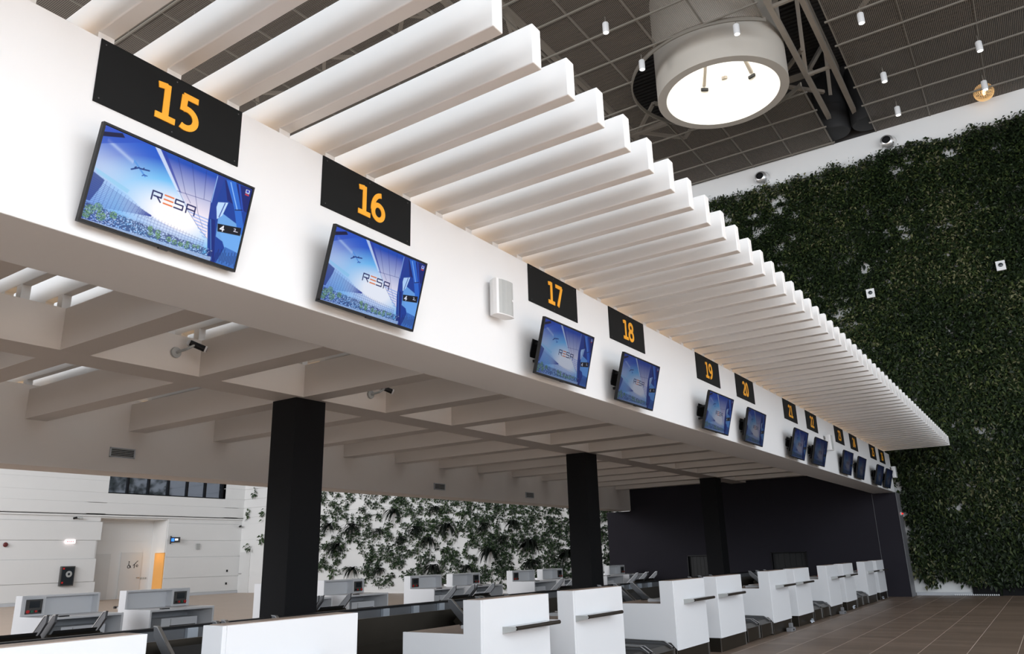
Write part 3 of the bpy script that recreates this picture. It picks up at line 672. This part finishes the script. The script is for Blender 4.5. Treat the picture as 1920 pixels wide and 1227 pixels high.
speaker(0, 27.2, 4.0, 0, 'white speaker at the far end of the fascia past sign 26')
al = thing('alarm_beacon', 'tiny red alarm light at the edge of the dark end wall', 'alarm light', (.02, EY + .3, 2.65))
MB().box(0, .03, -.03, .03, -.05, .05).build('base', WHITE, al); MB().lathe([(.03, .03), (.03, .06), (.015, .085), (.001, .09)], 14, axis='x').build('dome', REDE, al, smooth=True)

# ------------------------------------------------------------------ check-in desks
DW = 1.2826
def make_desk(side, front, label, group, low_front=True):
    """origin: passenger face at x=0 (facing +x), lateral centre, floor. side: +1/-1 puts the control box at that end"""
    t = thing('check_in_desk', label, 'desk', (0, 0, 0), 0, group)
    hw = DW / 2; T = 1.178; Lz = .857; D = .80 if front else .80; td = .22
    for s in (-1, 1):
        y0 = s * hw; y1 = s * (hw - .035)
        MB().prism([(0, .215), (0, T), (-td, T), (-td, Lz), (-td - D, Lz), (-td - D, .352)] + ([(-.10, .318)] if low_front else [(-.42, .335), (-.42, .215)]), y0, y1).build('side_panel', DESK, t, bevel=.004)
    MB().box(-.03, .0015, -hw + .035, hw - .035, .215, T).build('front_panel', DESK, t)
    MB().box(-td, 0, -hw + .035, hw - .035, T - .03, T - .001).build('tower_top', WOOD if front else DESK, t)
    if front: MB().box(-td + .02, -.02, -hw + .04, hw - .04, T - .002, T + .004).build('top_film', WOOD, t)
    wt = MB().box(-td - D, -.03, -hw + .035, hw - .035, Lz - .035, Lz - .004).build('worktop', WOOD if front else DESK, t)
    if front:
        MB().box(-td - D + .35, -td - .05, -.1, hw - .1, Lz - .004, Lz + .03).build('keyboard_tray', LGREY, t)
    MB().box(-td - .02, -td - .002, -hw + .035, hw - .035, .35, Lz - .035).build('back_panel', LGREY, t)
    # control box beside the document niche
    a, b = sorted((side * (hw - .035), side * (hw - .36)))
    MB().box(-td + .01, -td + .03, a, b, Lz, T - .03).box(-td, -.03, side * (hw - .36) - .012, side * (hw - .36) + .012, Lz, T - .03).build('control_box', DESK, t)
    cp_ = MB().box(-td - .008, -td + .01, a + .035, b - .035, Lz + .035, T - .06).build('control_panel', PANELK, t)
    m_ = (a + b) / 2
    MB().box(-td - .014, -td - .008, m_ - .085, m_ + .075, Lz + .13, T - .085).build('display', GLASSD, cp_)
    for i, mt in enumerate((RED, GREEN, RED, BLACK)):
        yy = m_ + side * (.095 - i * .062)
        MB().lathe([(.018 if i else .026, -td - .008), (.018 if i else .026, -td - .03), (.001, -td - .032)], 12, (0, yy, Lz + .075), 'x').build('button', mt, cp_)
    # pedestal, under-desk unit and sockets
    MB().box(-td - .45, -td - .03, -hw + .10, hw - .45, .34, .68).build('pedestal', DESK, t, bevel=.004)
    MB().box(-td - .458, -td - .45, -hw + .14, hw - .62, .52, .55).build('paper_slot', BLACK, t)
    MB().box(-td - .456, -td - .45, .0, .008, .36, .66).build('drawer_joint', GREYP, t)
    MB().box(-td - D + .08, -td - D + .14, hw - .42, hw - .26, Lz - .006, Lz + .012).build('socket', BLACK, t)
    # plinth with its steel strips
    MB().box(-td - D + .08, -.02, -hw - .004, hw + .004, .0, .345 if False else .213).build('plinth', DSTEEL, t)
    for bx in ((-.024, -.014, -hw - .006, -hw + .014), (-.024, -.014, hw - .014, hw + .006), (-.23, -.21, -hw - .012, -hw - .003)): MB().box(*bx, .0, .2125).build('steel_strip', STEEL, t)
    # bag shelf
    s0_, s1_ = (-.27, .55) if side * (1 if front else -1) < 0 else (-.60, .25)
    if not front: s0_, s1_ = -s1_, -s0_
    MB().prism([(0.002, .835), (0.002, .90), (.16, .902), (.16, .872)], s0_, s1_).build('bag_shelf', STEEL, t)
    MB().tube((.165, s0_ + .01, .888), (.165, s1_ + .03, .888), .021, n=14).build('shelf_nosing', NOSE, t, smooth=True)
    MB().box(.0, .003, s0_ - .004, s0_, .83, .90).prism([(0.002, .833), (0.002, .902), (.16, .904), (.175, .888), (.16, .870)], s0_ - .006, s0_).build('shelf_end', GREYP, t)
    return t
P = 4.794; XD = -.63
front_protos = {}
for k in range(12):
    i, j = divmod(k, 2); y = -.197 + P * i + 1.8295 * j + DW / 2
    lab = 'white check-in desk in the front row below sign %d' % (15 + k)
    if j not in front_protos:
        front_protos[j] = make_desk(-1 if j == 0 else 1, True, lab, 'front row check-in desks', j == 0); front_protos[j].location = (XD, y, 0)
    else: dup(front_protos[j], (XD, y, 0), 0, lab)
back_protos = {}
names = ['first from the left', 'second from the left', 'third, behind the first column', 'fourth, just right of first column',
         'fifth from the left', 'sixth from the left', 'seventh from the left', 'eighth, left of second column', 'ninth, behind the second column', 'farthest, right of second column']
for k in range(10):
    i, j = divmod(k, 2); y = 4.56 + 4.72 * i + 1.76 * j + DW / 2
    lab = 'white check-in desk of the back row, ' + names[k]
    if j not in back_protos:
        back_protos[j] = make_desk(1 if j == 0 else -1, False, lab, 'back row check-in desks'); back_protos[j].location = (-10.07, y, 0); back_protos[j].rotation_euler = (0, 0, PI)
    else: dup(back_protos[j], (-10.07, y, 0), PI, lab)

# ------------------------------------------------------------------ baggage conveyors
def make_conveyor(label, group):
    """front end at x=0, belt runs to -x, then climbs"""
    t = thing('baggage_conveyor', label, 'conveyor', (0, 0, 0), 0, group); hw = .36
    prof = [(0, .03), (0, .24), (-.10, .30), (-2.32, .33), (-2.80, .74), (-2.86, .68), (-2.36, .24), (-2.2, .03)]
    MB().prism(prof, -hw, hw).build('frame', DSTEEL, t)
    b = [(-.06, .27), (-.12, .305), (-2.32, .335), (-2.84, .78), (-2.83, .765), (-2.31, .32), (-.12, .29)]
    MB().prism([(p[0], p[1] + .006) for p in b], -hw + .06, hw - .06).build('belt', RUBBER, t)
    for s in (-1, 1):
        g_ = MB().prism([(-2.28, .30), (-2.84, .79), (-2.95, .90), (-2.96, .99), (-2.90, .985), (-2.21, .38), (-.14, .345), (-.03, .27), (-.03, .25), (-.14, .31)], s * hw, s * (hw - .03)).build('side_guard', GUARD, t)
        MB().prism([(-2.90, .985), (-2.96, .99), (-2.97, 1.0), (-2.895, .996), (-2.20, .39), (-.138, .355), (-.02, .28), (-.02, .268), (-.14, .343), (-2.21, .378)], s * hw + s * .002, s * (hw - .035)).build('edge_trim', STEEL, g_)
    for ya in (-hw, hw - .02): MB().box(.0, .012, ya, ya + .02, .02, .26).build('steel_strip', STEEL, t)
    for yy in (-.3, .3):
        MB().box(-2.55, -2.49, yy - .03, yy + .03, 0, .42).build('leg', STEEL, t)
    MB().box(-1.9, -.1, -hw + .03, hw - .03, 0, .031).build('skid', BLACK, t)
    return t
c0 = None
for i in range(5):
    g0 = 2.915 + P * i
    for j in range(2):
        y = g0 + .44 + .80 * j
        lab = 'baggage belt in the front row between desks %d and %d, %s' % (16 + 2 * i, 17 + 2 * i, ('nearer of the pair', 'farther of the pair')[j])
        if c0 is None: c0 = make_conveyor(lab, 'front row baggage belts'); c0.location = (XD - .02, y, 0)
        else: dup(c0, (XD - .02, y, 0), 0, lab, 'front row baggage belts')
OD = ['first', 'second', 'third', 'fourth', 'fifth']
for i in range(5):
    for j in range(2):
        y = (2.86 if i == 0 else 7.60 + 4.72 * (i - 1)) + .44 + .80 * j
        dup(c0, (-10.05, y, 0), PI, 'steep baggage belt of the back row, %s of the %s pair from the left' % (('nearer', 'farther')[j], OD[i]), 'back row baggage belts')
mc = thing('collecting_conveyor', 'long dark steel collecting conveyor behind the front desks', 'conveyor', (-4.15, 0, 0))
MB().box(.46, .5, -3, 27.3, .0, .84).box(.505, .515, -3, 27.3, .50, .52).build('side_wall', DSTEEL, mc)
MB().box(-.5, -.46, -3, 27.3, .0, .87).build('side_wall', mat('grey_steel', (0.16, 0.165, 0.175), 0.45, 0.5, noise=(2, .15)), mc)
MB().box(-.53, -.43, -3, 27.3, .872, .90).build('top_rail', BLACK, mc)
MB().box(-.46, .46, -3, 27.3, .55, .60).build('belt', RUBBER, mc)
for y in (4.1, 7.45, 8.15, 8.8, 13.2, 15.6, 16.1, 16.6, 17.2, 20.5, 22.8):
    MB().box(-.455, -.40, y - .07, y + .07, .70, .87).build('bracket', LSTEEL, mc)
MB().box(-.4, .4, -3, 27.3, 0, .05).build('skid', BLACK, mc)

# floor boxes beside the front desks
def floor_box(y, lab):
    t = thing('floor_socket_box', lab, 'floor box', (-.555, y, 0), group='socket boxes at the foot of the front desks')
    MB().box(-.05, .06, -.14, .14, 0, .07).box(-.05, .02, .06, .14, .07, .15).build('housing', mat('box_grey', (.2, .2, .21), .5, noise=(4, .1)), t, bevel=.006)
    MB().box(.06, .065, -.03, .03, .02, .05).build('socket', BLACK, t)
floor_box(15.0, 'grey socket box on the floor before the desk below sign 21'); floor_box(19.75, 'grey socket box on the floor before the desk below sign 23')
def foil(y, lab):
    m_ = MB(); n = 7
    r = random.Random(int(y * 10)); g_ = [[(i * .05 - .15 + r.uniform(-.01, .01), j * .05 - .15 + r.uniform(-.01, .01), .045 + r.uniform(-.04, .07)) for i in range(n)] for j in range(n)]
    m_.add([(g_[j][i][2] * .5, g_[j][i][0] * .7, .02 + g_[j][i][1] * .25 + .05) for j in range(n) for i in range(n)] , [(j * n + i, j * n + i + 1, (j + 1) * n + i + 1, (j + 1) * n + i) for j in range(n - 1) for i in range(n - 1)])
    o = m_.build('foil_wrap', LSTEEL); o.location = (-.60, y, .0); tag(o, lab, 'foil', 'crumpled foil at the foot of the desks')
    sol = o.modifiers.new('s', 'SOLIDIFY'); sol.thickness = .006
foil(16.8, 'crumpled silver foil at the foot of the desk below sign 22'); foil(21.2, 'crumpled silver foil at the foot of the desk below sign 24'); foil(25.6, 'crumpled silver foil at the foot of the desk below sign 26')
dg = thing('floor_drain', 'white dashed drain grating along the back wall', 'drain', (1.8, 28.15, 0))
MB().box(-.66, .66, -.05, .05, 0.001, .008).build('channel', ANTH, dg)
m_ = MB()
for i in range(22): m_.box(-.64 + i * .058, -.605 + i * .058, -.01, .01, .004, .05)
m_.build('slots', WHITE, dg)

# ------------------------------------------------------------------ left hall fittings
fc = thing('fire_cabinet', 'dark glass-fronted fire hose cabinet on the left white wall', 'fire cabinet', (LX + .06, 18.43, .80))
MB().box(0, .14, -.33, .33, 0, .92).build('cabinet', PANELK, fc, bevel=.004)
MB().box(.14, .15, -.28, .28, .05, .87).build('glass_door', GLASSD, fc)
MB().box(.15, .155, -.26, -.18, .77, .85).box(.15, .155, -.26, -.18, .12, .20).build('red_mark', RED, fc)
MB().lathe([(.15, .150), (.15, .158), (.06, .158), (.06, .150)], 20, (0, .05, .55), 'x').build('hose_reel', GREYP, fc)
ex = thing('exit_sign', 'lit white and red exit sign on the left white wall', 'exit sign', (LX + .03, 18.42, 2.80))
MB().box(0, .06, -.23, .23, 0, .17).build('box', EXITE, ex); 
m_ = MB(); fr2 = lambda u, v, d: (.06 + d, -.17 + u, .03 + v)
for i in range(5): ribbon(m_, [(.01 + i * .07, .02), (.01 + i * .07, .09)], .035, 0, .004, fr2)
m_.build('red_marks', EXITR, ex)
inf = thing('information_sign', 'black hanging sign with blue and white symbols near the toilets', 'sign', (LX + .03, 23.8, 2.82))
MB().box(0, .06, -.07, .02, -.06, .36).box(.0, .5, .02, .09, .02, .30).build('housing', BLACK, inf)
MB().box(.05, .20, .012, .02, .08, .24).build('blue_symbol', BLUEE, inf); MB().box(.24, .40, .012, .02, .12, .22).build('white_symbol', WHITEE, inf)
inf.rotation_euler = (0, 0, .9)
ws = tag(MB().box(0, .05, -.11, .11, -.16, .16).build('wall_loudspeaker', GREYP, bevel=.006), 'small grey loudspeaker box on the white wall right of the toilets', 'speaker'); ws.location = (LX + .02, 25.55, 2.62)
bl = thing('alarm_bell', 'dark round alarm bell at the far left of the white wall', 'bell', (LX + .03, 15.5, 2.74))
MB().lathe([(.001, 0), (.10, 0), (.11, .03), (.08, .07), (.001, .085)], 18, axis='x').build('dome', mat('dark_red', (.12, .02, .02), .4, noise=(5, .1)), bl, smooth=True)
for (x, y, z, rz, lab) in ((LX, 18.6, 4.0, 0, 'pair of small cameras below the overhang above the exit sign'), (LX + .1, GY - .35, 3.75, .8, 'small camera in the far corner of the white walls')):
    t = thing('wall_camera', lab, 'camera', (x, y, z), rz); MB().box(0, .12, -.03, .03, -.03, .03).build('bracket', GREYP, t)
    MB().tube((.12, -.22, -.01), (.16, -.06, .03), .05).build('camera_body', BLACK, t); MB().tube((.12, .06, .0), (.16, .24, .0), .05).build('camera_body', GREYP, t)
for y in (27.6,):
    for z, n_ in ((1.25, 'upper'), (.55, 'lower')):
        o = tag(MB().box(0, .02, -.05, .05, -.06, .06).build('wall_switch', BLACK), '%s black switch on the white wall beside the corner' % n_, 'switch'); o.location = (LX + .02, y, z)
for i in range(3):
    o = tag(MB().box(0, .02, -.04, .04, -.05, .05).build('light_switch', GREYP), '%s of three grey switches beside the toilet door' % ('leftmost', 'middle', 'rightmost')[i], 'switch', 'switches beside the toilet door'); o.location = (rx + .002, 23.14 + .13 * i, 1.0)

# ------------------------------------------------------------------ things on the green wall
for x, z, lab in ((-3.2, 16.58, 'round chrome air nozzle above the plants, left one'), (1.67, 16.58, 'round chrome air nozzle above the plants, right one')):
    t = thing('air_nozzle', lab, 'nozzle', (x, GY, z), group='chrome air nozzles')
    MB().lathe([(.28, 0), (.28, -.03), (.25, -.07), (.24, -.16), (.20, -.22)], 32, axis='y').build('collar', CHROME, t, smooth=True)
    o = MB().lathe([(.24, 0), (.26, -.06), (.2, -.17), (.15, -.19)], 32, axis='y').build('ball', CHROME, t, smooth=True); o.location = (-.05, -.14, 0)
    o = MB().lathe([(.16, -.19), (.14, -.12), (.001, -.12)], 24, axis='y').build('throat', BLACK, t); o.location = (-.05, -.14, 0)
for x, z, lab in ((.2, 10.6, 'small white box on the green wall, left one'), (4.36, 10.7, 'small white box on the green wall, right one')):
    t = thing('sensor_box', lab, 'sensor', (x, GY - .45, z), group='white boxes on the green wall')
    MB().box(-.14, .14, -.04, .04, -.17, .17).build('plate', WHITE, t, bevel=.006)
    MB().lathe([(.001, -.09), (.06, -.08), (.075, -.04)], 16, axis='y', c=(0, 0, .02)).build('dome', GLASSD, t, smooth=True)
    MB().box(-.02, .02, .04, .45, -.02, .02).build('arm', GREYP, t)

# ------------------------------------------------------------------ foliage
def leaves(name, m, C_, size, droop, out_, yaw_sp, wd=.38, seed=1):
    """C_: Nx3 leaf bases; size: N. leaf = folded kite pointing mostly down and outward (towards -y)"""
    r = np.random.default_rng(seed); n = len(C_)
    d = np.stack([r.normal(0, yaw_sp, n), -out_ * (.3 + r.random(n)), droop + r.normal(0, .55, n)], 1); d /= np.linalg.norm(d, axis=1)[:, None]
    up_ = np.stack([r.normal(0, .35, n), -np.ones(n), .6 + r.normal(0, .35, n)], 1); sd = np.cross(d, up_); sd /= np.linalg.norm(sd, axis=1)[:, None] + 1e-9
    nn = np.cross(sd, d); L_ = size[:, None]; W_ = (size * wd * (.7 + .6 * r.random(n)))[:, None]
    b = C_; mid = C_ + d * L_ * .45; tip = C_ + d * L_ - nn * L_ * .12 * 0 + np.array([0, 0, -1]) * L_ * .18
    v = np.stack([b, mid + sd * W_ * .5 + nn * W_ * .22, tip, mid - sd * W_ * .5 + nn * W_ * .22, mid], 1).reshape(-1, 3)
    k = np.arange(n)[:, None] * 5
    q = np.concatenate([k + [0, 1, 4], k + [1, 2, 4], k + [2, 3, 4], k + [3, 0, 4]], 1).reshape(-1, 3)
    me = bpy.data.meshes.new(name); me.vertices.add(len(v)); me.vertices.foreach_set('co', v.ravel().astype(np.float32))
    me.loops.add(q.size); me.loops.foreach_set('vertex_index', q.ravel().astype(np.int32)); me.polygons.add(len(q)); me.polygons.foreach_set('loop_start', (np.arange(len(q)) * 3).astype(np.int32))
    me.update(calc_edges=True); me.materials.append(m); return me
def vnoise(x, z, f, seed):
    r = np.random.default_rng(seed); G_ = r.random((256, 256)); xf = x * f + 100; zf = z * f + 100; i = np.floor(xf).astype(int); j = np.floor(zf).astype(int); a = xf - i; b = zf - j; a = a * a * (3 - 2 * a); b = b * b * (3 - 2 * b)
    g_ = lambda p, q: G_[p % 256, q % 256]
    return (g_(i, j) * (1 - a) + g_(i + 1, j) * a) * (1 - b) + (g_(i, j + 1) * (1 - a) + g_(i + 1, j + 1) * a) * b
def cover(x0, x1, z0, z1, dens, keep, seed, dmin, dmax, per=5, spread=.07, size=(.12, .24)):
    r = np.random.default_rng(seed); n = int((x1 - x0) * (z1 - z0) * dens); x = r.uniform(x0, x1, n); z = r.uniform(z0, z1, n); k = keep(x, z, r); x = x[k]; z = z[k]; n = len(x)
    y = GY - r.uniform(dmin, dmax, n)
    X = np.repeat(x, per) + r.normal(0, spread, n * per); Z = np.repeat(z, per) + r.normal(0, spread, n * per); Y = np.repeat(y, per) + r.normal(0, spread * .5, n * per); Y = np.minimum(Y, GY - .02)
    return np.stack([X, Y, Z], 1), r.uniform(size[0], size[1], n * per)
def link_stuff(name, me, label, cat):
    o = bpy.data.objects.new(name, me); COL.objects.link(o); tag(o, label, cat); o['kind'] = 'stuff'; return o
TOPZ = 16.12
def keep_dense(x, z, r):
    top = TOPZ + (vnoise(x, z * 0, 2.2, 5) - .5) * .30
    k = (z < top) & (z > .35 + (vnoise(x, z * 0, 2.0, 8)) * .35 * (x < 1.7))
    k &= ~((x < .12) & (z < 3.5) & (x > -10.2))                      # nothing grows behind the end wall
    hole = vnoise(x, z, 1.1, 11) * .45 + vnoise(x, z, 4.6, 12) * .55
    thr = .665 + np.clip((x + .5) * .045, -.06, .30)
    return k & (hole < thr)
pts1, sz1 = cover(-9, 10.2, .2, 16.5, 105, keep_dense, 21, .06, .36, per=6, spread=.09, size=(.07, .18))
pts2, sz2 = cover(-9, 10.2, .2, 16.2, 75, keep_dense, 22, .02, .12, per=4, spread=.08, size=(.16, .28))
nb = len(pts1)
me1 = leaves('living_wall', LEAF, np.concatenate([pts1, pts2]), np.concatenate([sz1, sz2]), -.6, .7, .85, .45, seed=3)
link_stuff('living_wall', me1, 'dense dark green living wall of leafy plants', 'plants')
def keep_sparse(x, z, r):
    c = np.clip((x + 29.0) / 15.0, 0, 1); n_ = vnoise(x, z, 1.2, 31) * .25 + vnoise(x, z, 3.6, 32) * .75
    thr = .48 + .24 * c
    edge = (x > -29.9 + vnoise(z, z * 0, .8, 40) * 2.0)
    return (n_ < thr) & edge & (z > .3 + 1.1 * np.clip((-23 - x) / 6, 0, 1) * vnoise(x, z * 0, 1, 9)) & (z < 8)
pts3, sz3 = cover(-29.9, -10.9, .3, 8, 55, keep_sparse, 23, .04, .16, per=5, spread=.06, size=(.09, .17))
link_stuff('climbing_plants', leaves('climbing_plants', LEAF2, pts3, sz3, -.4, .5, 1.0, .55, seed=5), 'scattered green climbing plants on the white wall behind the back desks', 'plants')
# drooping ferns
def fern_mesh(seed, n_fr=30, ln=.8):
    r = np.random.default_rng(seed); V = []; F = []
    for i in range(n_fr):
        a = r.uniform(-PI, PI); el = r.uniform(-.2, 1.0); L_ = ln * r.uniform(.6, 1.05); hx = math.cos(a); hy = -abs(math.sin(a)) * .8 - .15
        p = np.array([0, -.03, 0.]); d = np.array([hx * math.cos(el), hy * math.cos(el), math.sin(el)]); sd = np.array([-d[1], d[0], 0]); sd /= np.linalg.norm(sd) + 1e-9
        base = len(V); ns = 7
        for s_ in range(ns + 1):
            w_ = .06 * (1 - (s_ / ns) ** 1.5) + .004
            V += [p + sd * w_, p - sd * w_]; p = p + d * L_ / ns; p[1] = min(p[1], -.02); d = d + np.array([0, 0, -.34]); d /= np.linalg.norm(d)
        F += [(base + 2 * s_, base + 2 * s_ + 1, base + 2 * s_ + 3, base + 2 * s_ + 2) for s_ in range(ns)]
    me = bpy.data.meshes.new('fronds'); me.from_pydata([tuple(map(float, v)) for v in V], [], F); me.materials.append(FERN); me.update(); return me
FM = [fern_mesh(s) for s in (1, 2, 3)]
ferns = [(-28.4, 3.5), (-26.7, 3.3), (-24.7, 3.1), (-23.6, 4.0), (-22.2, 3.0), (-21.3, 2.5), (-20.9, 4.0), (-27.7, 2.4), (-26.5, 1.2), (-23.2, 2.6), (-18.0, 3.0), (-16.3, 3.1), (-16.9, 2.4), (-20.1, 3.1), (-21.0, 1.2), (-18.9, 1.2), (-17.6, 1.9), (-15.4, 1.3), (-15.4, 2.2), (-13.4, 1.7), (-24.6, 1.1)]
ORD = ['first', 'second', 'third', 'fourth', 'fifth', 'sixth', 'seventh', 'eighth', 'ninth', 'tenth']
rows = {'upper': sorted(f for f in ferns if f[1] >= 3.0), 'middle': sorted(f for f in ferns if 1.85 <= f[1] < 3.0), 'lower': sorted(f for f in ferns if f[1] < 1.85)}
q_ = 0
for rn, fl in rows.items():
    for i, (x, z) in enumerate(fl):
        t = thing('fern', 'dark drooping fern on the planted white wall, %s from the left in the %s row' % (ORD[i], rn), 'fern', (x, GY - .06, z), group='ferns among the climbing plants')
        f = bpy.data.objects.new('fronds', FM[q_ % 3]); COL.objects.link(f); f.parent = t; s_ = 1 + .25 * math.sin(q_ * 2.3); f.scale = (s_, s_, s_)
        MB().lathe([(.001, .0), (.05, .0), (.06, -.06), (.001, -.07)], 10, axis='y').build('pocket', BLACK, t); q_ += 1
sprigs = [(-34.9, 5.6, 'highest one, near the corner'), (-35.4, 4.5, 'beside the corner, second highest'), (-34.0, 4.4, 'left of the first column, second highest'), (-34.0, 3.0, 'left of the first column, above the floor door'), (-35.1, 2.5, 'right above the corner door'),
          (-28.6, 2.3, 'right of the first column, middle height'), (-28.0, 1.0, 'low, right of the first column'), (-28.9, 1.5, 'low and leftmost, right of the first column'), (-27.9, 4.0, 'high, right of the first column')]
for i, (x, z, lb) in enumerate(sprigs):
    r = np.random.default_rng(50 + i); n = 16; c = np.stack([r.normal(0, .10, n), -r.uniform(.03, .12, n), r.normal(0, .13, n)], 1)
    me = leaves('small_plant', LEAF2, c, r.uniform(.14, .28, n), -.5, .5, .9, .5, seed=60 + i)
    o = bpy.data.objects.new('small_plant', me); COL.objects.link(o); o.location = (x, GY - .05, z); tag(o, 'single small plant on the white wall, ' + lb, 'plant', 'single small plants on the white wall')
